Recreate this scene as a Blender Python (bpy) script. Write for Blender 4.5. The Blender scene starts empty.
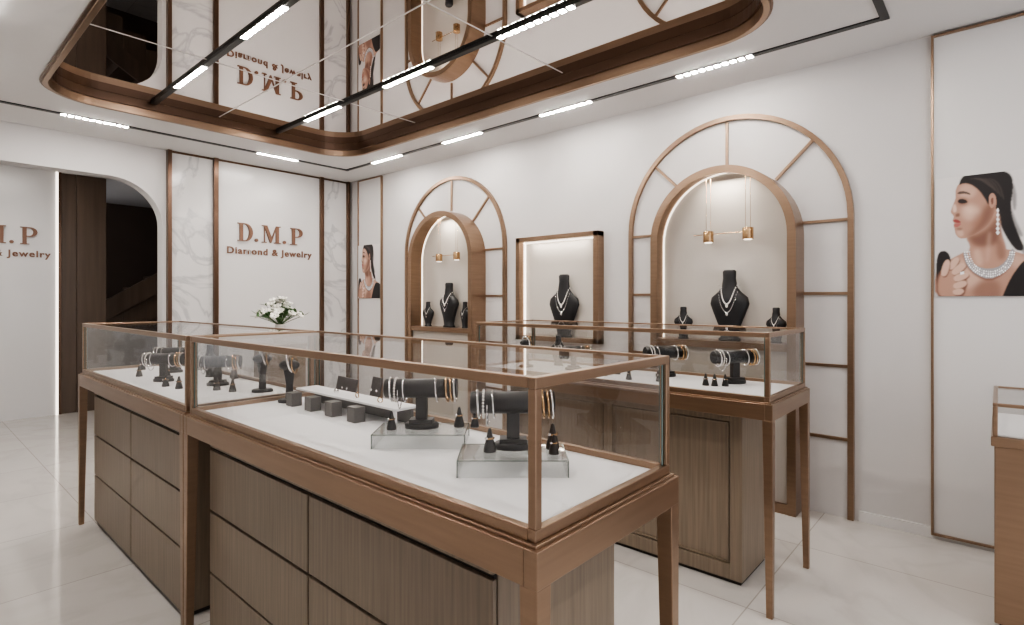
import bpy, bmesh, math, random
import numpy as np
from mathutils import Vector, Matrix
from mathutils.geometry import tessellate_polygon
random.seed(7)
scene = bpy.context.scene
try:
    scene.view_settings.look = 'AgX - Medium High Contrast'
except Exception as e: print(e)
H = 1.3; CEIL = 2.75; XR = 3.79; YB = 6.04
VPF = 551.0

# ---------------------------------------------------------------- materials
def newmat(name):
    m = bpy.data.materials.new(name); m.use_nodes = True
    nt = m.node_tree; b = nt.nodes.get("Principled BSDF")
    return m, nt, b
def pmat(name, col, rough=0.5, metal=0.0, noise=None, bump=0.0, nscale=(1,1,1), coat=0.0, emit=None, es=0):
    m, nt, b = newmat(name)
    b.inputs["Base Color"].default_value = (*col, 1)
    b.inputs["Roughness"].default_value = rough
    b.inputs["Metallic"].default_value = metal
    if coat: b.inputs["Coat Weight"].default_value = coat
    if emit:
        b.inputs["Emission Color"].default_value = (*emit, 1); b.inputs["Emission Strength"].default_value = es
    if noise:
        tc = nt.nodes.new("ShaderNodeTexCoord"); mp = nt.nodes.new("ShaderNodeMapping")
        mp.inputs["Scale"].default_value = nscale
        n = nt.nodes.new("ShaderNodeTexNoise"); n.inputs["Scale"].default_value = 1.0
        n.inputs["Detail"].default_value = 5
        nt.links.new(tc.outputs["Object"], mp.inputs[0]); nt.links.new(mp.outputs[0], n.inputs["Vector"])
        r = nt.nodes.new("ShaderNodeValToRGB")
        r.color_ramp.elements[0].position = 0.3; r.color_ramp.elements[1].position = 0.7
        r.color_ramp.elements[0].color = (*[c*(1-noise) for c in col], 1)
        r.color_ramp.elements[1].color = (*[min(1, c*(1+noise)) for c in col], 1)
        nt.links.new(n.outputs["Fac"], r.inputs[0]); nt.links.new(r.outputs[0], b.inputs["Base Color"])
        if bump:
            bp = nt.nodes.new("ShaderNodeBump"); bp.inputs["Strength"].default_value = bump
            bp.inputs["Distance"].default_value = 0.002
            nt.links.new(n.outputs["Fac"], bp.inputs["Height"]); nt.links.new(bp.outputs[0], b.inputs["Normal"])
    return m
M = {}
M['wall'] = pmat("plaster_wall", (0.62,0.605,0.605), 0.75, noise=0.035, nscale=(1.5,1.5,1.5))
M['panel'] = pmat("white_panel", (0.72,0.71,0.71), 0.25)
M['ceil'] = pmat("ceiling_paint", (0.70,0.69,0.69), 0.85, noise=0.01, nscale=(2,2,2))
M['bronze'] = pmat("brushed_bronze", (0.30,0.205,0.142), 0.30, 0.85, noise=0.06, nscale=(4,4,60))
M['dbronze'] = pmat("dark_bronze", (0.13,0.079,0.054), 0.28, 0.8)
M['gold'] = pmat("brass_gold", (0.55,0.36,0.20), 0.25, 1.0)
M['sign'] = pmat("sign_copper", (0.20,0.105,0.07), 0.4, 0.3)
M['silver'] = pmat("silver", (0.85,0.85,0.86), 0.18, 1.0)
M['pearl'] = pmat("pearl", (0.85,0.82,0.78), 0.2, 0.2)
M['black'] = pmat("black_velvet", (0.008,0.008,0.010), 0.45)
M['deck'] = pmat("white_leather_deck", (0.86,0.86,0.88), 0.45)
M['greyblk'] = pmat("grey_block", (0.11,0.105,0.10), 0.5)
M['dcard'] = pmat("dark_card", (0.06,0.05,0.05), 0.5)
M['wood'] = pmat("taupe_oak", (0.205,0.158,0.115), 0.40, noise=0.17, bump=0.2, nscale=(90,90,3))
M['gap'] = pmat("shadow_gap", (0.02,0.015,0.012), 0.7)
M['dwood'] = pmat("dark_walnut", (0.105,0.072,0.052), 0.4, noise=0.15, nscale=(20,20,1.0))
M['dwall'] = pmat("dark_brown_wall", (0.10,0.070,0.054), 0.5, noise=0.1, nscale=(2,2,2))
M['blacktrack'] = pmat("black_track", (0.015,0.015,0.015), 0.4)
M['led'] = pmat("led_cell", (1,1,1), 0.5, emit=(1.0,0.935,0.86), es=275)
M['ledsoft'] = pmat("led_strip", (1,1,1), 0.5, emit=(1.0,0.88,0.74), es=3)
M['niche'] = pmat("niche_back", (0.56,0.525,0.485), 0.6)
M['nichedoor'] = pmat("niche_door", (0.38,0.345,0.31), 0.4)
M['leaf'] = pmat("leaf", (0.06,0.13,0.04), 0.5, noise=0.3, nscale=(30,30,30))
M['petal'] = pmat("petal", (0.88,0.86,0.80), 0.6)
M['ceramic'] = pmat("ceramic", (0.75,0.73,0.70), 0.2)
M['seam'] = pmat("mirror_seam", (0.75,0.72,0.70), 0.3)
m, nt, b = newmat("portrait_print"); M['print']=m
at=nt.nodes.new("ShaderNodeAttribute"); at.attribute_name="Col"
nt.links.new(at.outputs["Color"], b.inputs["Base Color"]); b.inputs["Roughness"].default_value=.45
M['pedge'] = pmat("print_edge", (0.75,0.73,0.72), 0.5)

def glassmat(name, tint, base, power=5):
    m, nt, b = newmat(name); nt.nodes.remove(b)
    out = nt.nodes.get("Material Output")
    t = nt.nodes.new("ShaderNodeBsdfTransparent"); t.inputs[0].default_value = (*tint,1)
    g = nt.nodes.new("ShaderNodeBsdfGlossy"); g.inputs["Roughness"].default_value = 0.0
    lw = nt.nodes.new("ShaderNodeLayerWeight"); lw.inputs[0].default_value = 0.5
    p = nt.nodes.new("ShaderNodeMath"); p.operation='POWER'; p.inputs[1].default_value = power
    ma = nt.nodes.new("ShaderNodeMath"); ma.operation='MULTIPLY_ADD'; ma.inputs[1].default_value = 0.85; ma.inputs[2].default_value = base
    mx = nt.nodes.new("ShaderNodeMixShader")
    nt.links.new(lw.outputs["Facing"], p.inputs[0]); nt.links.new(p.outputs[0], ma.inputs[0])
    nt.links.new(ma.outputs[0], mx.inputs[0]); nt.links.new(t.outputs[0], mx.inputs[1]); nt.links.new(g.outputs[0], mx.inputs[2])
    nt.links.new(mx.outputs[0], out.inputs[0]); return m
M['glass'] = glassmat("clear_glass", (0.905,0.905,0.90), 0.08)
M['acryl'] = glassmat("acrylic", (0.90,0.91,0.91), 0.05, 5)
M['gedge'] = pmat("glass_edge", (0.10,0.14,0.13), 0.15)

m, nt, b = newmat("ceiling_mirror"); M['mirror'] = m
b.inputs["Base Color"].default_value = (0.66,0.62,0.60,1); b.inputs["Metallic"].default_value = 1; b.inputs["Roughness"].default_value = 0.0

def marble(name, base, vein, scale, rough, tiles=None, cloud=0.88, vw=.04):
    m, nt, b = newmat(name)
    tc = nt.nodes.new("ShaderNodeTexCoord")
    n1 = nt.nodes.new("ShaderNodeTexNoise"); n1.inputs["Scale"].default_value = scale; n1.inputs["Detail"].default_value = 8; n1.inputs["Distortion"].default_value = 1.6
    nt.links.new(tc.outputs["Object"], n1.inputs["Vector"])
    r = nt.nodes.new("ShaderNodeValToRGB"); e = r.color_ramp.elements
    e[0].position = 0.5-vw; e[0].color = (*base,1); e[1].position = 0.5+vw; e[1].color = (*base,1)
    mid = r.color_ramp.elements.new(0.5); mid.color = (*vein,1)
    nt.links.new(n1.outputs["Fac"], r.inputs[0])
    n2 = nt.nodes.new("ShaderNodeTexNoise"); n2.inputs["Scale"].default_value = scale*0.8; n2.inputs["Detail"].default_value = 4
    nt.links.new(tc.outputs["Object"], n2.inputs["Vector"])
    r2 = nt.nodes.new("ShaderNodeValToRGB"); r2.color_ramp.elements[0].color=(cloud,cloud,cloud,1); r2.color_ramp.elements[1].color=(1,1,1,1)
    r2.color_ramp.elements[0].position=0.3; r2.color_ramp.elements[1].position=0.7
    nt.links.new(n2.outputs["Fac"], r2.inputs[0])
    mul = nt.nodes.new("ShaderNodeMix"); mul.data_type='RGBA'; mul.blend_type='MULTIPLY'; mul.inputs[0].default_value=1
    nt.links.new(r.outputs[0], mul.inputs[6]); nt.links.new(r2.outputs[0], mul.inputs[7])
    last = mul.outputs[2]
    if tiles:
        bk = nt.nodes.new("ShaderNodeTexBrick"); bk.offset = 0.0; bk.squash = 1
        bk.inputs["Scale"].default_value = 1; bk.inputs["Brick Width"].default_value = tiles; bk.inputs["Row Height"].default_value = tiles
        bk.inputs["Mortar Size"].default_value = 0.003; bk.inputs["Mortar Smooth"].default_value = 0.1
        bk.inputs["Color1"].default_value=(1,1,1,1); bk.inputs["Color2"].default_value=(0.96,0.96,0.955,1); bk.inputs["Mortar"].default_value=(0.68,0.66,0.64,1)
        nt.links.new(tc.outputs["Object"], bk.inputs["Vector"])
        m2 = nt.nodes.new("ShaderNodeMix"); m2.data_type='RGBA'; m2.blend_type='MULTIPLY'; m2.inputs[0].default_value=1
        nt.links.new(last, m2.inputs[6]); nt.links.new(bk.outputs["Color"], m2.inputs[7]); last = m2.outputs[2]
    nt.links.new(last, b.inputs["Base Color"]); b.inputs["Roughness"].default_value = rough
    return m
M['floor'] = marble("marble_tile_floor", (0.64,0.615,0.59), (0.595,0.57,0.545), 1.0, 0.09, 0.8, cloud=.90, vw=.05)
M['marble'] = marble("white_marble", (0.75,0.74,0.74), (0.54,0.54,0.555), 1.5, 0.15, cloud=0.86, vw=.03)

# ---------------------------------------------------------------- mesh builder
class Asm:
    def __init__(s, name, loc=(0,0,0), rot=0.0, bevel=0.0):
        s.name=name; s.bm=bmesh.new(); s.mats=[]; s.loc=Vector(loc); s.rot=rot; s.bevel=bevel
    def mi(s, k):
        if k not in s.mats: s.mats.append(k)
        return s.mats.index(k)
    def face(s, vs, k, smooth=False):
        try: f = s.bm.faces.new(vs)
        except ValueError: return
        f.material_index = s.mi(k); f.smooth = smooth
    def box(s, x0,x1,y0,y1,z0,z1,k,skip=()):
        v=[s.bm.verts.new(p) for p in [(x0,y0,z0),(x1,y0,z0),(x1,y1,z0),(x0,y1,z0),(x0,y0,z1),(x1,y0,z1),(x1,y1,z1),(x0,y1,z1)]]
        for i,q in enumerate([(3,2,1,0),(4,5,6,7),(0,1,5,4),(1,2,6,5),(2,3,7,6),(3,0,4,7)]):
            if i in skip: continue
            s.face([v[j] for j in q],k)
    def quad(s, pts, k): s.face([s.bm.verts.new(p) for p in pts], k)
    def prim(s, ret, k, smooth=True):
        for f in {f for v in ret['verts'] for f in v.link_faces}:
            f.material_index=s.mi(k); f.smooth = smooth and len(f.verts)<=4
    def cyl(s, p0, p1, r0, k, r1=None, n=20):
        p0=Vector(p0); p1=Vector(p1); d=p1-p0; r1=r0 if r1 is None else r1
        q=d.to_track_quat('Z','Y').to_matrix().to_4x4()
        s.prim(bmesh.ops.create_cone(s.bm,cap_ends=True,segments=n,radius1=r0,radius2=max(r1,1e-5),depth=d.length,matrix=Matrix.Translation((p0+p1)/2)@q),k)
    def sph(s, c, r, k, sc=(1,1,1), n=12, rot=None):
        mt=Matrix.Translation(c)@(rot if rot else Matrix.Identity(4))@Matrix.Diagonal((*sc,1))
        s.prim(bmesh.ops.create_uvsphere(s.bm,u_segments=n,v_segments=max(6,n//2+2),radius=r,matrix=mt),k)
    def torus(s, c, axis, R, r, k, n=28, m=8, sx=1.0):
        q=Vector(axis).to_track_quat('Z','Y').to_matrix()
        rings=[]
        for i in range(n):
            a=2*math.pi*i/n
            rings.append([s.bm.verts.new(Vector(c)+q@Vector(((R+r*math.cos(2*math.pi*j/m))*math.cos(a)*sx,(R+r*math.cos(2*math.pi*j/m))*math.sin(a),r*math.sin(2*math.pi*j/m)))) for j in range(m)])
        for i in range(n):
            for j in range(m):
                s.face([rings[i][j],rings[(i+1)%n][j],rings[(i+1)%n][(j+1)%m],rings[i][(j+1)%m]],k,True)
    def loft(s, rings, k, n=24):
        R=[]
        for (cx,cy,z,rx,ry) in rings:
            R.append([s.bm.verts.new((cx+rx*math.cos(2*math.pi*i/n),cy+ry*math.sin(2*math.pi*i/n),z)) for i in range(n)])
        for a,b2 in zip(R,R[1:]):
            for i in range(n): s.face([a[i],a[(i+1)%n],b2[(i+1)%n],b2[i]],k,True)
        s.face(list(reversed(R[0])),k); s.face(R[-1],k)
    def tube(s, pts, r, k, m=8):
        for a,b2 in zip(pts,pts[1:]): s.cyl(a,b2,r,k,n=m)
    def poly(s, loops, fn, w0, w1, k):
        flat=[p for l in loops for p in l]
        tris=tessellate_polygon([[Vector((p[0],p[1],0)) for p in l] for l in loops])
        A=[s.bm.verts.new(fn(p[0],p[1],w0)) for p in flat]
        for t in tris: s.face([A[i] for i in t],k)
        if w1 is None: return
        B=[s.bm.verts.new(fn(p[0],p[1],w1)) for p in flat]
        for t in tris: s.face([B[i] for i in reversed(t)],k)
        o=0
        for l in loops:
            for i in range(len(l)):
                j=(i+1)%len(l); s.face([A[o+i],A[o+j],B[o+j],B[o+i]],k)
            o+=len(l)
    def strip(s, P, Q, fn, w0, w1, k):
        a=[s.bm.verts.new(fn(*p,w0)) for p in P]; b2=[s.bm.verts.new(fn(*p,w0)) for p in Q]
        c=[s.bm.verts.new(fn(*p,w1)) for p in P]; d=[s.bm.verts.new(fn(*p,w1)) for p in Q]
        for i in range(len(P)-1):
            s.face([a[i],a[i+1],b2[i+1],b2[i]],k); s.face([c[i],d[i],d[i+1],c[i+1]],k)
            s.face([a[i],c[i],c[i+1],a[i+1]],k); s.face([b2[i],b2[i+1],d[i+1],d[i]],k)
        for i in (0,-1): s.face([a[i],b2[i],d[i],c[i]],k)
    def done(s, recalc=True):
        if recalc: bmesh.ops.recalc_face_normals(s.bm, faces=s.bm.faces)
        me=bpy.data.meshes.new(s.name); s.bm.to_mesh(me); s.bm.free()
        for k in s.mats: me.materials.append(M[k])
        o=bpy.data.objects.new(s.name, me); scene.collection.objects.link(o)
        o.location=s.loc; o.rotation_euler=(0,0,s.rot)
        if s.bevel:
            bv=o.modifiers.new("bevel",'BEVEL'); bv.width=s.bevel; bv.segments=2; bv.limit_method='ANGLE'; bv.angle_limit=math.radians(50)
            bv.harden_normals=False
        return o
def inst(o, loc, rot=0.0, sc=1.0):
    c=o.copy(); scene.collection.objects.link(c); c.location=loc; c.rotation_euler=(0,0,rot); c.scale=(sc,)*3
    return c
def rrect(x0,x1,y0,y1,r,n=12):
    P=[]
    for cx,cy,a0 in [(x1-r,y1-r,0),(x0+r,y1-r,90),(x0+r,y0+r,180),(x1-r,y0+r,270)]:
        for i in range(n+1):
            a=math.radians(a0+90*i/n); P.append((cx+r*math.cos(a),cy+r*math.sin(a)))
    return P
XY=lambda u,v,w:(u,v,w)
YZ=lambda u,v,w:(w,u,v)      # u=Y v=Z w=X
XZ=lambda u,v,w:(u,w,v)      # u=X v=Z w=Y

# ---------------------------------------------------------------- room shell
a=Asm("floor"); a.box(-1.6,4.0,-2.6,10.2,-0.1,0,'floor'); a.done()
OX0,OX1,OY0,OY1=0.68,3.09,0.845,4.99
a=Asm("ceiling")
a.poly([[(-1.6,-2.6),(XR+0.2,-2.6),(XR+0.2,YB+0.15),(-1.6,YB+0.15)], rrect(OX0-.02,OX1+.02,OY0-.02,OY1+.02,0.36)], XY, CEIL, CEIL+0.08,'ceil'); a.done()
a=Asm("ceiling_backroom"); a.box(-1.6,4.0,YB+0.15,10.2,CEIL,CEIL+0.1,'ceil'); a.done()
a=Asm("wall_right"); a.box(XR,XR+0.15,-2.6,YB+0.15,0,CEIL,'wall'); a.done()
a=Asm("wall_left"); a.box(-1.75,-1.6,-2.6,10.2,0,CEIL,'wall'); a.done()
op=[(-0.9,0.0)]
r=0.42; zt=2.43; x1=1.745; x0=-0.9
for i in range(13):
    t=math.radians(180-90*i/12); op.append((x0+r+r*math.cos(t), zt-r+r*math.sin(t)))
for i in range(13):
    t=math.radians(90-90*i/12); op.append((x1-r+r*math.cos(t), zt-r+r*math.sin(t)))
op.append((x1,0.0))
a=Asm("wall_back"); a.poly([[(-1.6,0)]+op+[(XR,0),(XR,CEIL),(-1.6,CEIL)]], XZ, YB, YB+0.15,'wall'); a.done()
a=Asm("wall_front"); a.box(-1.6,XR,-2.75,-2.6,2.55,CEIL,'wall'); a.box(-1.6,-1.3,-2.75,-2.6,0,2.55,'wall'); a.box(3.5,XR,-2.75,-2.6,0,2.55,'wall'); a.done()  # unseen wall behind the camera, left open so world light fills the room
a=Asm("baseboard_right"); a.box(XR-0.012,XR,-2.6,0.64-0.02,0,0.06,'panel'); a.box(XR-0.012,XR,2.15,3.41,0,0.06,'panel'); a.box(XR-0.012,XR,4.9,5.3,0,0.06,'panel'); a.done()
a=Asm("trim_1",bevel=0.003)
for x0,x1 in [(1.775,1.81),(2.19,2.235),(3.365,3.41),(3.725,3.76)]:
    a.box(x0,x1,YB-0.06,YB,0,CEIL,'dbronze')
a.box(1.81,3.725,YB-0.03,YB,CEIL-0.02,CEIL,'dbronze')
a.done()
a=Asm("marble_panel",loc=(2.0,YB,0)); a.box(-.19,.19,-0.02,0,0,CEIL-0.02,'marble'); a.done()
a=Asm("marble_panel",loc=(3.5675,YB,0)); a.box(-.1575,.1575,-0.02,0,0,CEIL-0.02,'marble'); a.done()
a=Asm("sign_panel"); a.box(2.235,3.365,YB-0.025,YB,0,CEIL-0.02,'panel'); a.done()
# back room
a=Asm("wall_partition"); a.box(-1.6,1.25,8.0,8.12,0,CEIL,'panel'); a.done()
a=Asm("led_strip"); a.box(1.25,1.27,7.99,8.1,0,CEIL,'ledsoft'); a.done()
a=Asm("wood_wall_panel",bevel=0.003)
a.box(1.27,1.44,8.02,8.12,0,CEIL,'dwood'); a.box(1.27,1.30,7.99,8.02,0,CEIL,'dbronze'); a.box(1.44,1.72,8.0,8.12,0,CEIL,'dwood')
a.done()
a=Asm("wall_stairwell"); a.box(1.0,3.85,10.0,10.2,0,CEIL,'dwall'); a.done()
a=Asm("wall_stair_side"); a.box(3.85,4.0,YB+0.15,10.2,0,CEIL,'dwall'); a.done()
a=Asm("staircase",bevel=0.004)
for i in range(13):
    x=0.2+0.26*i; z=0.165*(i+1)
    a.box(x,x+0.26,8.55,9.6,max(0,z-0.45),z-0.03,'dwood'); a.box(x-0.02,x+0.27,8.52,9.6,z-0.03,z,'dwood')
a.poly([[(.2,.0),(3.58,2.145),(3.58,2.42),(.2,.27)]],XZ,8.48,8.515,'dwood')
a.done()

# ---------------------------------------------------------------- ceiling mirror + rim + tracks
ZM=2.848
a=Asm("ceiling_mirror"); a.box(OX0-.05,OX1+.05,OY0-.05,OY1+.05,ZM,ZM+.02,'mirror'); a.done()
a=Asm("trim_2",bevel=0.003)
a.poly([rrect(OX0-.02,OX1+.02,OY0-.02,OY1+.02,0.36),rrect(OX0+.01,OX1-.01,OY0+.01,OY1-.01,0.33)],XY,2.73,ZM,'bronze')
a.poly([rrect(OX0-.035,OX1+.035,OY0-.035,OY1+.035,0.375),rrect(OX0-.02,OX1+.02,OY0-.02,OY1+.02,0.36)],XY,2.738,2.75,'dbronze')
a.poly([rrect(OX0+.01,OX1-.01,OY0+.01,OY1-.01,0.33),rrect(OX0+.025,OX1-.025,OY0+.025,OY1-.025,0.315)],XY,2.785,ZM,'dbronze')
a.done()
a=Asm("mirror_seams")
for y in (2.23,3.82): a.box(OX0+.05,OX1-.05,y-.004,y+.004,ZM-.002,ZM,'seam')
a.box(1.845,1.853,OY0+.05,OY1-.05,ZM-.002,ZM,'seam')
a.done()
def ledseg(a, ax, c, s0, s1, z):
    n=10; st=(s1-s0)/n; w=0.016
    for i in range(n):
        m0=s0+i*st+st*0.2; m1=s0+(i+1)*st-st*0.2
        if ax=='y': a.box(c-w,c+w,m0,m1,z-0.002,z,'led')
        else: a.box(m0,m1,c-w,c+w,z-0.002,z,'led')
def track(name, ax, c, t0, t1, z, th, segs, hw=.019):
    a=Asm(name)
    if ax=='y': a.box(c-hw,c+hw,t0,t1,z,z+th,'blacktrack')
    else: a.box(t0,t1,c-hw,c+hw,z,z+th,'blacktrack')
    for s0,s1 in segs: ledseg(a,ax,c,s0,s1,z)
    a.done()
mseg=[(3.90,4.45),(2.78,3.32),(1.65,2.2)]
track("track_light",'y',1.37,OY0+.04,OY1-.04,2.828,.018,mseg,.018)
track("track_light",'y',2.36,OY0+.04,OY1-.04,2.828,.018,mseg,.018)
rseg=[(1.085,1.57),(2.217,2.70),(3.34,3.84),(4.46,4.96)]
track("backroom_fill_slot",'y',3.38,.44,5.45,2.742,.008,rseg)
track("backroom_fill_slot",'y',0.32,.44,5.45,2.742,.008,rseg)
track("backroom_fill_slot",'x',5.45,.30,3.40,2.741,.009,[(.875,1.33),(2.386,2.81)])
track("backroom_fill_slot",'x',.44,.30,3.40,2.741,.009,[(.875,1.33),(2.386,2.81)])
track("backroom_fill_slot",'x',7.0,-.5,1.2,2.741,.009,[(-.3,.2),(.6,1.1)])  # unseen slot added to brighten the back room and its partition
track("backroom_fill_slot",'x',-1.0,-.5,3.2,2.741,.009,[(-.3,.2),(.9,1.4),(2.2,2.7)])

# ---------------------------------------------------------------- signs
def ell(cx,cy,rx,ry,a0,a1,n=20):
    return [(cx+rx*math.cos(math.radians(a0+(a1-a0)*i/n)),cy+ry*math.sin(math.radians(a0+(a1-a0)*i/n))) for i in range(n+1)]
def glyphs():
    D=[[(0,0)]+ell(.40,.5,.42,.5,-90,90)+[(0,1),(0,.95),(.1,.95),(.1,.05),(0,.05)], [(.28,.05)]+ell(.37,.5,.25,.45,-90,90)+[(.28,.95)]]
    P=[[(0,0),(.40,0),(.40,.05),(.28,.05),(.28,.45)]+ell(.42,.725,.34,.275,-90,90)+[(0,1),(0,.95),(.1,.95),(.1,.05),(0,.05)], [(.28,.50)]+ell(.38,.725,.19,.225,-90,90)+[(.28,.95)]]
    Mm=[[(0,0),(.26,0),(.26,.05),(.16,.05),(.16,.85),(.47,0),(.52,0),(.80,.80),(.80,.05),(.70,.05),(.70,0),(1.08,0),(1.08,.05),(.98,.05),(.98,.95),(1.08,.95),(1.08,1),(.82,1),(.56,.30),(.29,1),(0,1),(0,.95),(.12,.95),(.12,.05),(0,.05)]]
    return D,Mm,P
def sign(cx, y, z):
    D,Mm,P=glyphs(); a=Asm("shop_sign",loc=(cx,y,z))
    h=0.19
    def put(g,x): a.poly([[(x+p[0]*h,p[1]*h-0.02) for p in l] for l in g],XZ,-0.022,-0.002,'sign')
    put(D,-.36); put(Mm,-.105); put(P,.215)
    for x in (-.165,.145): a.cyl((x,-.022,0.0),(x,-.002,0.0),.018,'sign')
    cu=bpy.data.curves.new("t",'FONT'); cu.body="Diamond & Jewelry"; cu.size=.098; cu.space_character=1.16; cu.align_x='CENTER'; cu.extrude=.004; cu.offset=0.0025
    to=bpy.data.objects.new("t",cu); scene.collection.objects.link(to)
    dg=bpy.context.evaluated_depsgraph_get(); me=bpy.data.meshes.new_from_object(to.evaluated_get(dg))
    w=max(v.co.x for v in me.vertices)-min(v.co.x for v in me.vertices); sc=.94/w
    vs=[a.bm.verts.new((v.co.x*sc,-.008+v.co.z*-1,v.co.y-.155)) for v in me.vertices]
    for p in me.polygons: a.face([vs[i] for i in p.vertices],'sign')
    bpy.data.objects.remove(to)
    return a.done()
sign(2.79,YB-0.025,1.945)
sign(.73,8.0,1.93)

# ---------------------------------------------------------------- poster panels (flat printed portrait, colours held in a mesh colour attribute)
PY0,PY1,PZ0,PZ1=-.196,.274,1.32,1.955
def design(px,py):
    dx=px-512; X=412.7+.663*dx; Y=365.3-.749*dx; s=XR/X
    return ((PY1-Y*s)/(PY1-PY0), ((H+(300-py)*s)-PZ0)/(PZ1-PZ0))
def chaikin(P,n=2):
    for _ in range(n):
        Q=[]
        for i in range(len(P)):
            p=P[i]; q=P[(i+1)%len(P)]
            Q+=[(p[0]*.75+q[0]*.25,p[1]*.75+q[1]*.25),(p[0]*.25+q[0]*.75,p[1]*.25+q[1]*.75)]
        P=Q
    return P
NU,NV=230,310
uu,vv=np.meshgrid(np.linspace(0,1,NU),np.linspace(0,1,NV))
img=np.zeros((NV,NU,3)); img[:]=(0.74,0.715,0.715)
img*= (1-.12*np.exp(-((uu-.1)**2+(vv-.3)**2)/.2))[...,None]
def blur(A,sg):
    if sg<=0: return A
    r=int(3*sg)+1; k=np.exp(-np.arange(-r,r+1)**2/(2*sg*sg)); k/=k.sum()
    A=np.pad(A,r,mode='edge')
    A=np.apply_along_axis(lambda m:np.convolve(m,k,'valid'),0,A); A=np.apply_along_axis(lambda m:np.convolve(m,k,'valid'),1,A); return A
def mask(pts,sm,sg):
    P=[design(*p) for p in (chaikin(pts,sm) if sm else pts)]
    c=np.zeros(uu.shape,bool)
    for i in range(len(P)):
        (x0,y0),(x1,y1)=P[i],P[i-1]
        if y0==y1: continue
        cond=((y0>vv)!=(y1>vv))&(uu<(x1-x0)*(vv-y0)/(y1-y0)+x0); c^=cond
    return blur(c.astype(float),sg)
def L(pts,col,sg=.8,sm=2,op=1,clip=None):
    global img
    m_=mask(pts,sm,sg)*op
    if clip is not None: m_=m_*clip
    img=img*(1-m_[...,None])+np.array(col)*m_[...,None]; return m_
S0=(.45,.26,.195); SL=(.64,.43,.34); SD=(.17,.075,.052); HR=(.010,.007,.008)
L([(958,188),(961,179),(972,174),(988,171),(1004,171),(1014,176),(1015,190),(1012,205),(1014,220),(1022,238),(1027,250),(1018,252),(1006,236),(996,214),(986,202)],HR,1.2)
# wisps of hair
for q in ([(1010,200),(1018,222),(1026,236),(1022,238),(1012,222)],[(1014,180),(1019,196),(1017,214),(1013,205)],[(1016,236),(1027,246),(1031,258),(1024,254)]): L(q,HR,1.6,2,.6)
ch=L([(934,268),(944,262),(956,256),(966,251),(985,262),(1004,248),(1018,252),(1036,257),(1060,264),(1060,304),(930,304)],S0,1.2)
L([(950,262),(970,258),(985,272),(975,290),(950,285)],SL,7,2,.8,ch)
L([(1008,252),(1030,258),(1040,270),(1015,270)],SL,5,2,.7,ch)
L([(975,282),(1000,278),(1004,300),(970,300)],SD,6,2,.6,ch)
L([(964,262),(985,270),(1008,262),(1006,266),(985,275),(966,268)],SD,2.5,2,.35,ch)
nk=L([(964,238),(970,246),(967,254),(972,268),(990,272),(1008,262),(1008,248),(1002,232),(1000,210),(988,206),(974,224)],S0,1.5)
L([(966,236),(975,236),(990,228),(998,214),(1002,232),(1000,244),(985,248),(972,246)],SD,5,2,.9,nk)
L([(972,250),(980,249),(984,266),(975,266)],SL,4,2,.7,nk)
L([(988,232),(992,232),(990,262),(985,264)],SL,3,2,.35,nk)
L([(996,240),(1004,240),(1008,258),(998,262)],SD,4,2,.6,nk)
fc=L([(958,184),(955,189),(954,194),(954.5,199),(952,205),(949.5,211),(949.5,214),(952.5,216.5),(952,219),(951,221.5),(953,223.5),(952,226),(953.5,230),(954,235),(959,239.5),(967,238.5),(978,233),(989,226),(995,214),(998,200),(992,188),(976,179)],S0,.8,2)
L([(958,188),(966,184),(978,190),(972,200),(958,198)],SL,4,2,.7,fc)
L([(960,206),(972,204),(982,212),(976,222),(962,220)],SL,5,2,.95,fc)
L([(964,208),(972,208),(974,214),(966,215)],(.78,.58,.48),4,2,.7,fc)
L([(951,207),(954,204),(956,212),(952,214)],(.78,.60,.50),1.5,2,.8,fc)
L([(955,230),(962,230),(963,237),(956,237)],SL,2,2,.7,fc)
L([(985,205),(996,200),(994,220),(975,236),(964,239),(975,228)],SD,5.5,2,.85,fc)
L([(972,216),(982,212),(980,224),(970,230)],(.34,.16,.11),5,2,.6,fc)
L([(956,200),(966,198),(968,206),(958,207)],SD,3,2,.6,fc)
L([(953.5,215.5),(958,213),(959.5,217),(955,218)],SD,1.2,2,.8,fc)
L([(955,228.5),(962,228.5),(961,231),(956,231)],SD,1.5,2,.6,fc)
L([(957.5,187),(962,184),(970,185),(978,190),(985,199),(989,207),(993,198),(998,200),(1000,211),(1005,206),(1010,190),(1000,174),(982,172),(966,175),(960,179)],HR,1.2)
for k_ in range(5):
    L([(966+5*k_,180-.6*k_),(980+5*k_,178+k_),(994+3*k_,188+3*k_),(992+3*k_,189+3*k_),(979+5*k_,180+k_)],(.07,.05,.048),1.2,2,.55)
L([(989,196),(993,193),(997,197),(996,205),(992,210),(989,205)],S0,.8); L([(991,199),(994,198),(994,204),(992,206)],SD,.8)
L([(955,194.5),(960,191.5),(968,193),(971,196),(964,194.4),(959,195)],HR,.8,1,.85)
L([(956,202),(959,199.5),(964,200),(968,203),(962,204.5),(958,204)],HR,.9,1,.95)
L([(951,221.5),(955,219.5),(961,223),(956,224)],(.30,.05,.05),.8,1); L([(952.5,224.5),(961,223.5),(957,228),(953,227.5)],(.42,.13,.12),.8,1)
L([(934,254),(944,250),(950,258),(948,272),(942,286),(934,290)],HR,1); L([(1012,278),(1022,264),(1030,258),(1060,262),(1060,304),(1000,304),(1006,290)],HR,1)
L([(934,275),(944,268),(956,266),(964,272),(967,284),(962,300),(934,300)],SD,1.8)
L([(936,277),(945,270),(956,269),(962,275),(963,286),(956,298),(936,298)],S0,2)
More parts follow.
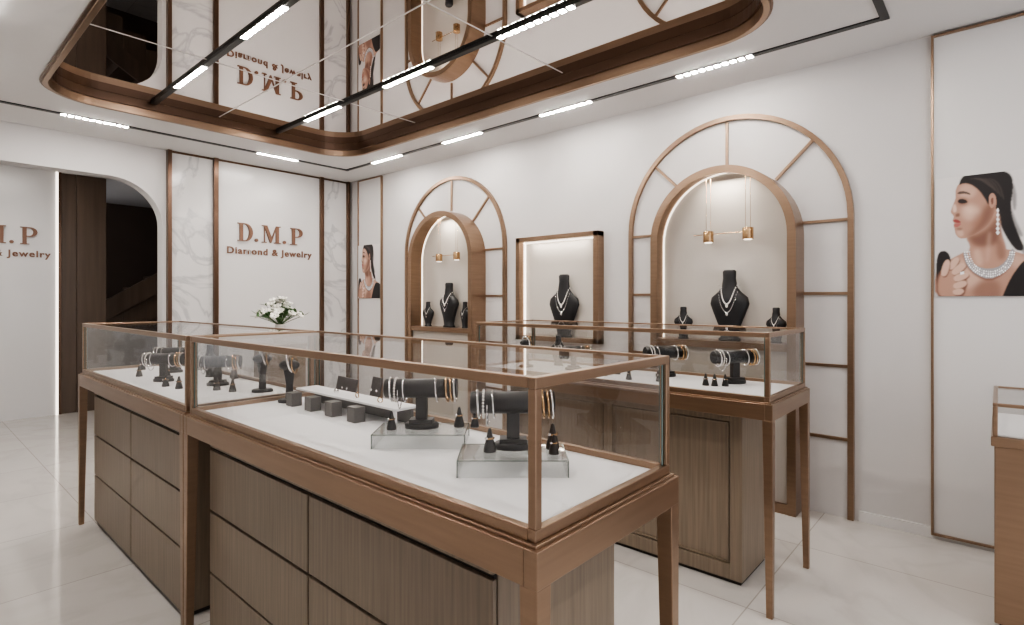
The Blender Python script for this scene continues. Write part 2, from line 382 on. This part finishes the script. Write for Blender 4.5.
for q in ([(945,268),(952,259),(957,257),(959,261),(951,271)],[(949,271),(960,263),(966,264),(965,268),(953,277)],[(951,277),(963,272),(969,274),(967,278),(954,283)],[(951,284),(963,280),(967,283),(964,287),(953,290)],[(951,290),(960,288),(964,291),(960,295),(952,295)],[(938,276),(942,262),(947,259),(949,264),(945,277)]):
    L([(x+.8,y+1.2) for x,y in q],SD,1.2,2,.9); L(q,SL,1.1,2)
L([(959,272.5),(963,271.5),(963.5,274),(959.5,275)],(.9,.9,.93),.6,0)
up=[(965,251),(969,261),(977,267),(990,269.5),(1002,266),(1010,257),(1013,248)]
lo=[(1017,251),(1013.5,262),(1005,273),(990,280),(976,275),(966,266),(962,254)]
L([(x,y+2) for x,y in up+lo],SD,1.8,1,.8); L(up+lo,(.33,.33,.35),.8,1)
rs=random.Random(3)
for rr,nn in ((1.02,34),(.93,30),(.84,28)):
    for i in range(nn):
        t=i/(nn-1)*math.pi*.96+.06; cx=990-25.5*rr*math.cos(t); cy=251+25*rr*math.sin(t)
        g=rs.choice((.95,.85,.6,.95)); q=rs.uniform(.8,1.3)
        L([(cx-q,cy),(cx,cy-q),(cx+q,cy),(cx,cy+q)],(g,g,g+.02),.45,0)
for i_,yy in enumerate((211,215.5,220,224.5,229,233)): L([(997-.3*i_*.4,yy),(998.5,yy-2.6),(1000+.3*i_*.4,yy),(998.5,yy+2.6)],(.9,.9,.92),.6,0)
img=np.clip(img,0,1)
def poster_mesh():
    W=PY1-PY0-.024; Hh=PZ1-PZ0
    ys=(.5-uu)*W; zs=(vv-.5)*Hh
    verts=np.stack([np.full(uu.shape,-.0065),ys,zs],-1).reshape(-1,3)
    idx=np.arange(NU*NV).reshape(NV,NU)
    F=np.stack([idx[:-1,:-1],idx[1:,:-1],idx[1:,1:],idx[:-1,1:]],-1).reshape(-1,4)
    w,h=W/2,Hh/2
    ex=[(-.006,-w,-h),(.006,-w,-h),(.006,w,-h),(-.006,w,-h),(-.006,-w,h),(.006,-w,h),(.006,w,h),(-.006,w,h)]
    o=NU*NV
    BF=[(3,2,1,0),(4,5,6,7),(0,1,5,4),(1,2,6,5),(2,3,7,6),(3,0,4,7)]
    me=bpy.data.meshes.new("wall_poster")
    me.from_pydata([tuple(v) for v in verts]+ex,[],[tuple(int(i) for i in f) for f in F]+[tuple(o+i for i in f) for f in BF])
    me.materials.append(M['print']); me.materials.append(M['pedge'])
    for p in me.polygons[-6:]: p.material_index=1
    ca=me.color_attributes.new("Col",'FLOAT_COLOR','POINT')
    col=np.ones((o+8,4)); col[:o,:3]=img.reshape(-1,3); ca.data.foreach_set("color",col.astype(np.float32).ravel())
    me.update(); return me
pm=poster_mesh()
for dy in (0,5.55):
    a=Asm("poster_wall_panel",loc=(XR,(PY0+PY1)/2+dy,0),bevel=0.002); w=(PY1-PY0)/2
    a.box(-.015,0,-w,w,.03,CEIL-.015,'panel')
    for s in (-1,1): a.box(-.03,0,s*w-.006,s*w+.006,.02,CEIL-.01,'bronze')
    a.box(-.03,0,-w,w,.02,.032,'bronze'); a.box(-.03,0,-w,w,CEIL-.022,CEIL-.01,'bronze')
    a.done()
    o=bpy.data.objects.new("wall_poster",pm); scene.collection.objects.link(o); o.location=(XR-.022,(PY0+PY1)/2+dy,(PZ0+PZ1)/2)

# ---------------------------------------------------------------- arched niches
def apath(hw,zs,z0=0,n=32):
    P=[(-hw,z0)]
    for i in range(n+1):
        t=math.pi-math.pi*i/n; P.append((hw*math.cos(t),zs+hw*math.sin(t)))
    P.append((hw,z0)); return P
def niche(cy):
    a=Asm("arched_display_niche",loc=(XR,cy,0),bevel=0.002)
    W=.745; ZS=1.80; w=.475; zs=1.705; D=-.20
    a.poly([apath(W-.02,ZS)],YZ,-.010,-.001,'wall')
    a.strip(apath(W,ZS),apath(W-.032,ZS),YZ,-.035,-.001,'bronze')
    for z in (.47,.905,1.34,1.78):
        for s in (-1,1):
            y0,y1=sorted((s*(w-.01),s*(W-.01))); a.box(-.026,-.005,y0,y1,z-.009,z+.009,'bronze')
    for ang in (45,90,135):
        d=Vector((math.cos(math.radians(ang)),math.sin(math.radians(ang)))); p=Vector((-d.y,d.x))*.009
        c=Vector((0,1.76)); q0=c+d*.44; q1=c+d*.745
        if ang!=90: q1=c+d*.765
        a.poly([[tuple(q0+p),tuple(q0-p),tuple(q1-p),tuple(q1+p)]],YZ,-.026,-.005,'bronze')
    o=apath(w,zs); i1=apath(w-.05,zs); i2=apath(w-.012,zs)
    a.strip(o,i1,YZ,D,D+.018,'bronze')
    a.strip(o,i2,YZ,D+.018,-.002,'bronze')
    i3=apath(w-.012,zs,1.03); 
    a.poly([i3],YZ,-.016,-.012,'niche')
    a.strip(apath(w-.013,zs,1.03),apath(w-.018,zs,1.03),YZ,-.026,-.018,'ledsoft')
    a.box(D+.005,-.012,-w+.012,w-.012,.985,1.03,'bronze')
    a.box(D+.03,D+.05,-w+.045,w-.045,.06,.985,'nichedoor'); a.box(D+.005,D+.03,-w+.045,w-.045,0,.06,'bronze')
    for y,zc in ((.095,1.72),(-.165,1.725)):
        a.cyl((-.1,y,zc-.03),(-.1,y,zc+.045),.034,'gold')
        a.cyl((-.1,y,zc-.033),(-.1,y,zc-.029),.025,'ledsoft')
        a.cyl((-.1,y-.015,zc+.03),(-.1,y-.015,zs+.43),.0015,'gold',n=6); a.cyl((-.1,y+.015,zc+.03),(-.1,y+.015,zs+.43),.0015,'gold',n=6)
    a.cyl((-.1,.20,1.745),(-.1,-.2,1.745),.003,'gold',n=8)
    return a.done()
niche(1.387); niche(4.155)
a=Asm("framed_display_niche",loc=(XR-.002,2.80,0),bevel=0.002)
yw=.43; z0,z1=.95,1.85; D=-.09
for s in (-1,1):
    y0,y1=sorted((s*yw,s*(yw-.045))); a.box(D,0,y0,y1,z0,z1,'bronze')
a.box(D,0,-yw,yw,z1-.04,z1,'bronze'); a.box(D,0,-yw,yw,z0,z0+.04,'bronze')
a.box(-.01,0,-yw+.04,yw-.04,z0+.04,z1-.04,'niche')
a.box(-.03,-.012,yw-.056,yw-.046,z0+.04,z1-.04,'ledsoft'); a.box(-.03,-.012,-yw+.046,yw-.046,z1-.05,z1-.041,'ledsoft')
a.done()
def niche_light(x,y,z,p,sz):
    l=bpy.data.lights.new("niche_downlight",'AREA'); l.shape='RECTANGLE'; l.size=.04; l.size_y=sz; l.energy=p; l.color=(1,.90,.78)
    o=bpy.data.objects.new("niche_downlight",l); scene.collection.objects.link(o); o.location=(x,y,z)
niche_light(XR-.1,1.387,2.12,2.4,.25); niche_light(XR-.1,4.155,2.12,2.4,.25); niche_light(XR-.06,2.80,1.80,1.8,.6)

# ---------------------------------------------------------------- jewellery props
RG=[(0,.062,.045),(.012,.062,.045),(.02,.050,.038),(.08,.062,.042),(.15,.092,.047),(.20,.112,.050),(.235,.104,.047),(.262,.070,.040),(.288,.045,.035),(.34,.036,.031),(.375,.038,.032),(.385,.030,.025)]
def interp(z):
    for a_,b_ in zip(RG,RG[1:]):
        if a_[0]<=z<=b_[0]:
            t=(z-a_[0])/(b_[0]-a_[0]); return a_[1]+(b_[1]-a_[1])*t, a_[2]+(b_[2]-a_[2])*t
    return RG[-1][1:]
a=Asm("necklace_bust",loc=(XR-.1,1.34,1.03))
a.loft([(0,0,z,rx,ry) for z,ry,rx in RG],'black')
for wd,zd,rb,k in ((.043,.10,.0042,'pearl'),(.060,.145,.0028,'silver')):
    N=34
    for i in range(N):
        u=-1+2*i/(N-1); y=wd*u; z=.300-zd*(1-abs(u)**2.2)
        hw,hd=interp(z); x=-hd*math.sqrt(max(0,1-min(1,(y/hw))**2)) 
        a.sph((x-.003,y,z),rb,k,n=8)
    hw,hd=interp(.300-zd); a.sph((-hd-.004,0,.300-zd-.010),.008,k,sc=(.6,1,1.3),n=10)
bust=a.done(); bust.scale=(1.0,1.15,1.22)
inst(bust,(XR-.1,1.66,1.03),.25,.58); inst(bust,(XR-.1,1.05,1.03),-.2,.58)
inst(bust,(XR-.1,4.10,1.03),0,1.15); inst(bust,(XR-.1,4.42,1.03),.2,.66); inst(bust,(XR-.1,3.87,1.03),-.2,.66)
b5=inst(bust,(XR-.060,2.72,.99),0,1.36); b5.scale[0]=.80
a=Asm("bracelet_stand",loc=(1.06,.93,.93))
a.loft([(0,0,0,.05,.034),(0,0,.012,.05,.034),(0,0,.016,.044,.028)],'black',n=28)
a.box(-.034,.034,-.022,.022,.012,.026,'black')
a.box(-.016,.016,-.012,.012,.02,.11,'black'); a.loft([(0,0,.085,.014,.011),(0,0,.10,.026,.016)],'black')
a.cyl((-.105,0,.115),(.105,0,.115),.028,'black',n=28)
a.cyl((-.108,0,.115),(-.105,0,.115),.024,'black',r1=.028,n=28); 
for x,k,r_ in ((-.088,'silver',.003),(-.075,'pearl',.0036),(-.05,'silver',.0022),(.045,'silver',.0025),(.075,'gold',.0035),(.088,'gold',.003),(.098,'silver',.003)):
    if k=='pearl':
        for i in range(26):
            t=2*math.pi*i/26; a.sph((x,.034*math.cos(t),.111+.034*math.sin(t)),r_,k,n=6)
    else: a.torus((x,0,.111),(1,0,.08),.034,r_,k)
pts=[(-.065, -.034*math.cos(math.pi*i/10), .115-.06*math.sin(math.pi*i/10)) for i in range(11)]
a.tube([Vector(p) for p in pts],.0018,'silver',6)
tbar=a.done()
a=Asm("bracelet_stand_cuff",loc=(1.08,2.165,.885))
a.loft([(0,0,0,.045,.035),(0,0,.01,.045,.035),(0,0,.014,.038,.028)],'black')
a.loft([(0,0,.014,.016,.013),(.0,0,.07,.014,.011),(0,0,.14,.024,.018)],'black')
a.sph((0,0,.15),.032,'black',sc=(1.3,.9,.7),n=16)
a.torus((-.0,0,.155),(1,.2,.3),.036,.005,'silver'); a.torus((.02,0,.152),(1,.0,.1),.034,.003,'gold')
cuff=a.done(); cuff.rotation_euler=(0,0,-.8)
a=Asm("ring_cone",loc=(0,0,0))
a.loft([(0,0,0,.016,.016),(0,0,.006,.016,.016),(0,0,.03,.010,.010),(0,0,.055,.004,.004),(0,0,.058,.002,.002)],'black',n=18)
a.torus((0,0,.033),(0,.1,1),.0105,.0022,'gold'); a.sph((-.011,0,.034),.004,'silver',n=8)
cone=a.done(); cone.location=(1.02,.985,.93)
def acrylic(loc,sx,sy,h,rot):
    a=Asm("acrylic_riser",loc=loc,rot=rot); t=.003
    a.box(-sx/2,sx/2,-sy/2,sy/2,h-t,h,'acryl')
    a.box(-sx/2,sx/2,-sy/2,-sy/2+t,0,h-t,'acryl'); a.box(-sx/2,sx/2,sy/2-t,sy/2,0,h-t,'acryl')
    a.box(-sx/2,-sx/2+t,-sy/2+t,sy/2-t,0,h-t,'acryl'); a.box(sx/2-t,sx/2,-sy/2+t,sy/2-t,0,h-t,'acryl')
    e=.0012
    for u in (-sx/2,sx/2):
        for v in (-sy/2,sy/2): a.box(u-e,u+e,v-e,v+e,0,h,'gedge')
    for v in (-sy/2,sy/2): a.box(-sx/2,sx/2,v-e,v+e,h-e,h+.0003,'gedge')
    for u in (-sx/2,sx/2): a.box(u-e,u+e,-sy/2,sy/2,h-e,h+.0003,'gedge')
    return a.done()
DZ=.885
R0=math.radians(-48.5)

# ---------------------------------------------------------------- display counters
def counter(x0,x1,y0,y1,body,nt=None,panelstyle='drawers'):
    cx,cy=(x0+x1)/2,(y0+y1)/2
    a=Asm("jewelry_display_counter",loc=(cx,cy,0),bevel=.0025)
    X0,X1,Y0,Y1=x0-cx,x1-cx,y0-cy,y1-cy
    t=.03
    a.box(X0,X1,Y0,Y0+t,.805,.872,'bronze'); a.box(X0,X1,Y1-t,Y1,.805,.872,'bronze')
    a.box(X0,X0+t,Y0+t,Y1-t,.805,.872,'bronze'); a.box(X1-t,X1,Y0+t,Y1-t,.805,.872,'bronze')
    a.box(X0+t,X1-t,Y0+t,Y1-t,.82,.868,'wood')
    a.box(X0+.008,X1-.008,Y0+.008,Y1-.008,.868,.878,'bronze')
    L=.04
    for sx,lx in ((1,X0),(-1,X1)):
        for sy,ly in ((1,Y0),(-1,Y1)):
            xa,xb=lx,lx+sx*L; ya,yb=ly,ly+sy*L; xc,yc=lx+sx*L*.62,ly+sy*L*.62
            T=[a.bm.verts.new(p) for p in [(xa,ya,.806),(xb,ya,.806),(xb,yb,.806),(xa,yb,.806)]]
            B=[a.bm.verts.new(p) for p in [(xa,ya,0),(xc,ya,0),(xc,yc,0),(xa,yc,0)]]
            for i in range(4): a.face([T[i],T[(i+1)%4],B[(i+1)%4],B[i]],'bronze')
            a.face(T,'bronze'); a.face(B,'bronze')
    g=.016; C0,C1,E0,E1=X0+g,X1-g,Y0+g,Y1-g; p=.018; zb=.878; zt=1.165
    for (u0,u1,v0,v1) in ((C0,C1,E0,E0+p),(C0,C1,E1-p,E1),(C0,C0+p,E0+p,E1-p),(C1-p,C1,E0+p,E1-p)):
        a.box(u0,u1,v0,v1,zb,zb+.022,'bronze'); a.box(u0,u1,v0,v1,zt-.02,zt,'bronze')
    for u in (C0,C1-p):
        for v in (E0,E1-p): a.box(u,u+p,v,v+p,zb+.022,zt-.02,'bronze')
    a.box(C0+p,C1-p,E0+p,E1-p,zb,DZ,'deck')
    h=p/2
    a.quad([(C0+h,E0+p,zb+.02),(C0+h,E1-p,zb+.02),(C0+h,E1-p,zt-.018),(C0+h,E0+p,zt-.018)],'glass')
    a.quad([(C1-h,E0+p,zb+.02),(C1-h,E1-p,zb+.02),(C1-h,E1-p,zt-.018),(C1-h,E0+p,zt-.018)],'glass')
    a.quad([(C0+p,E0+h,zb+.02),(C1-p,E0+h,zb+.02),(C1-p,E0+h,zt-.018),(C0+p,E0+h,zt-.018)],'glass')
    a.quad([(C0+p,E1-h,zb+.02),(C1-p,E1-h,zb+.02),(C1-p,E1-h,zt-.018),(C0+p,E1-h,zt-.018)],'glass')
    a.quad([(C0+p*.8,E0+p*.8,zt-.004),(C1-p*.8,E0+p*.8,zt-.004),(C1-p*.8,E1-p*.8,zt-.004),(C0+p*.8,E1-p*.8,zt-.004)],'glass')
    for u in (C0+h,C1-h):
        for v in (E0+p+.004,E1-p-.004): a.box(u-.002,u+.002,v-.004,v+.002,zb+.022,zt-.02,'gedge')
    for v in (E0+h,E1-h):
        for u in (C0+p+.004,C1-p-.004): a.box(u-.004,u+.002,v-.002,v+.002,zb+.022,zt-.02,'gedge')
    bx0,bx1,by0,by1=body[0]-cx,body[1]-cx,body[2]-cy,body[3]-cy
    a.box(bx0+.015,bx1-.01,by0+.01,by1-.01,0,.025,'gap')
    if panelstyle=='drawers':
        a.box(bx0+.016,bx1,by0,by1,.02,.806,'wood')
        a.box(bx0+.010,bx0+.017,by0+.004,by1-.004,.025,.80,'gap')
        a.box(bx0,bx0+.016,by0,by1,.755,.806,'wood')
        ym=(by0+by1)/2; gp=.0045
        for r_ in range(3):
            za=.06+r_*.2310; zc=za+.2310-gp*2
            if r_==0: za=.025
            a.box(bx0,bx0+.012,by0,ym-gp,za,zc,'wood'); a.box(bx0,bx0+.012,ym+gp,by1,za,zc,'wood')
    else:
        a.box(bx0+.012,bx1,by0,by1,.02,.806,'wood')
        f=.055
        a.box(bx0,bx0+.012,by0,by0+f,.02,.806,'wood'); a.box(bx0,bx0+.012,by1-f,by1,.02,.806,'wood')
        a.box(bx0,bx0+.012,by0+f,by1-f,.02,.09,'wood'); a.box(bx0,bx0+.012,by0+f,by1-f,.745,.806,'wood')
        ym=(by0+by1)/2; a.box(bx0,bx0+.012,ym-f/2,ym+f/2,.09,.745,'wood')
        for ya,yb in ((by0+f,ym-f/2),(ym+f/2,by1-f)):
            a.box(bx0+.002,bx0+.012,ya+.006,ya+.012,.096,.739,'wood'); a.box(bx0+.002,bx0+.012,yb-.012,yb-.006,.096,.739,'wood')
            a.box(bx0+.002,bx0+.012,ya+.012,yb-.012,.096,.102,'wood'); a.box(bx0+.002,bx0+.012,ya+.012,yb-.012,.733,.739,'wood')
    return a.done()
counter(.725,1.275,.585,2.272,(.79,1.25,.75,2.2))
counter(.725,1.275,2.278,4.0,(.79,1.25,2.48,3.94))
counter(2.375,2.965,.69,2.43,(2.55,2.91,.87,2.27),panelstyle='panels')

a=Asm("low_display_counter",loc=(3.12,-.58,0),bevel=.003)
a.box(-.27,.27,-.58,.58,0,.05,'gap'); a.box(-.285,.285,-.595,.595,.05,.735,'bronze'); a.box(-.295,.295,-.605,.605,.735,.772,'bronze')
for u0,u1,v0,v1 in ((-.29,.29,-.6,-.585),(-.29,.29,.585,.6),(-.29,-.275,-.585,.585),(.275,.29,-.585,.585)): a.box(u0,u1,v0,v1,.888,.902,'bronze')
for u in (-.29,.275):
    for v in (-.6,.585): a.box(u,u+.015,v,v+.015,.772,.888,'bronze')
a.box(-.275,.275,-.585,.585,.772,.78,'deck')
for u in (-.283,.283): a.quad([(u,-.585,.772),(u,.585,.772),(u,.585,.89),(u,-.585,.89)],'glass')
for v in (-.593,.593): a.quad([(-.275,v,.772),(.275,v,.772),(.275,v,.89),(-.275,v,.89)],'glass')
a.quad([(-.28,-.59,.898),(.28,-.59,.898),(.28,.59,.898),(-.28,.59,.898)],'glass')
a.done()

# contents near case
acrylic((1.02,.90,DZ),.26,.15,.04,R0); tbar.location=(1.05,.925,.925); tbar.rotation_euler=(0,0,R0)
acrylic((1.03,1.26,DZ),.26,.15,.04,R0); inst(tbar,(1.04,1.275,.925),R0)
cone.location=(.985,.945,.925)
inst(cone,(1.11,.845,.925),0,1.1); inst(cone,(1.075,.815,.925),0,.8)
inst(cone,(1.12,1.20,.925)); inst(cone,(1.145,1.16,.925),0,.8); inst(cone,(.965,1.32,.925),0,.9)
a=Asm("stepped_jewelry_riser",loc=(1.085,1.85,DZ),bevel=.0015)
for i in range(4):
    y=.23-i*.145; a.box(-.05,-.008,y-.024,y+.024,0,.052,'greyblk')
a.box(-.006,.085,-.40,.26,.056,.064,'deck'); a.box(.0,.012,-.38,-.37,0,.056,'deck'); a.box(.07,.08,-.38,.25,0,.056,'greyblk')
a.sph((.03,.02,.072),.010,'silver',n=8); a.torus((.03,-.12,.072),(1,0,0),.009,.002,'gold'); a.torus((.03,-.26,.072),(1,.5,0),.009,.002,'gold')
a.done()
def card(loc,rot,w=.10,h=.085):
    a=Asm("earring_card_stand",loc=loc,rot=rot,bevel=.001)
    a.poly([[(-w/2,0),(w/2,0),(w/2,h),(-w/2,h)]],lambda u,v,q:(q+v*.2,u,v),0,.006,'dcard')
    a.poly([[(0,0),(.035,0),(h*.2,h*.9)]],lambda u,v,q:(u,q,v),-.003,.003,'dcard')
    for y in (-.02,.02): a.sph((.2*h*.6-.004,y,h*.6),.005,'silver',n=8)
    a.done()
card((1.21,1.98,DZ),-.1,.17,.10); card((1.21,1.78,DZ),-.1,.07,.12); card((1.2,1.62,DZ),-.3,.10,.07)
# far case
inst(tbar,(1.06,2.85,DZ),R0+.2); inst(tbar,(1.08,3.55,DZ),R0+.2); inst(tbar,(.93,3.2,DZ),R0)
inst(cuff,(1.12,2.5,DZ),-.5,1.0); inst(bust,(1.15,3.2,DZ),.3,.45)
for p in ((1.0,2.70),(1.03,2.60),(.90,2.88),(.88,3.0),(1.0,3.38),(.90,3.5),(1.0,3.82)): inst(cone,(p[0],p[1],DZ))
card((1.19,3.02,DZ),-.2); card((1.15,3.78,DZ),-.2)
# back case
inst(tbar,(2.80,.99,DZ),R0+.25,1.15); inst(tbar,(2.80,1.36,DZ),R0+.25,1.15); inst(tbar,(2.7,1.9,DZ),R0)
for p in ((2.63,1.07),(2.64,1.03),(2.67,.99),(2.6,1.3),(2.56,1.45),(2.6,1.62),(2.70,1.6)): inst(cone,(p[0],p[1],DZ))
inst(bust,(2.82,2.1,DZ),.2,.5); inst(cuff,(2.62,2.2,DZ),-.5); card((2.85,1.65,DZ),-.2)

# ---------------------------------------------------------------- flowers on a pedestal
fx,fy=2.45,5.1
a=Asm("plant_pedestal",loc=(fx,fy,0),bevel=.004); a.box(-.17,.17,-.17,.17,0,.86,'wood'); a.box(-.18,.18,-.18,.18,.86,.89,'bronze'); a.done()
a=Asm("flower_vase",loc=(fx,fy,.89))
a.loft([(0,0,0,.045,.045),(0,0,.01,.05,.05),(0,0,.06,.072,.072),(0,0,.12,.065,.065),(0,0,.16,.04,.04),(0,0,.18,.045,.045)],'ceramic')
for i in range(84):
    th=random.uniform(0,2*math.pi); rr=random.uniform(.02,.21); zz=.22+.21*(1-(rr/.23)**2)*random.uniform(.2,1)
    tip=Vector((rr*math.cos(th),rr*math.sin(th),zz)); a.tube([Vector((0,0,.17)),tip*.55+Vector((0,0,.08)),tip],.002,'leaf',5)
    if i<36:
        tip=tip+Vector((0,0,.015))
        base=Matrix.Translation(tip)@Matrix.Rotation(rr*4,4,Vector((-math.sin(th),math.cos(th),0)))
        for j in range(6):
            an=j*math.pi/3; mt=base@Matrix.Rotation(an,4,'Z')@Matrix.Translation((.022,0,.006))@Matrix.Rotation(-.5,4,'Y')
            a.sph((0,0,0),.025,'petal',n=8,rot=mt@Matrix.Diagonal((1,.7,.3,1)))
        a.sph((0,0,0),.012,'petal',n=8,rot=base@Matrix.Translation((0,0,.008)))
    else:
        for j in range(3):
            mt=Matrix.Translation(tip)@Matrix.Rotation(th+j*2.1,4,'Z')@Matrix.Rotation(random.uniform(-.9,.1),4,'Y')@Matrix.Translation((.03,0,0))
            a.sph((0,0,0),.038,'leaf',n=8,rot=mt@Matrix.Diagonal((1,.42,.06,1)))
a.done()

# ---------------------------------------------------------------- world + camera
w=bpy.data.worlds.new("world"); scene.world=w; w.use_nodes=True
w.node_tree.nodes["Background"].inputs[0].default_value=(.95,.96,1,1); w.node_tree.nodes["Background"].inputs[1].default_value=1.6
cam=bpy.data.cameras.new("camera"); co=bpy.data.objects.new("camera",cam); scene.collection.objects.link(co)
co.location=(0,0,H); co.rotation_euler=(math.radians(90),0,math.radians(-48.5))
cam.sensor_width=36; cam.lens=VPF/1024*36; cam.shift_y=-12.5/1024; cam.clip_start=.05
scene.camera=co
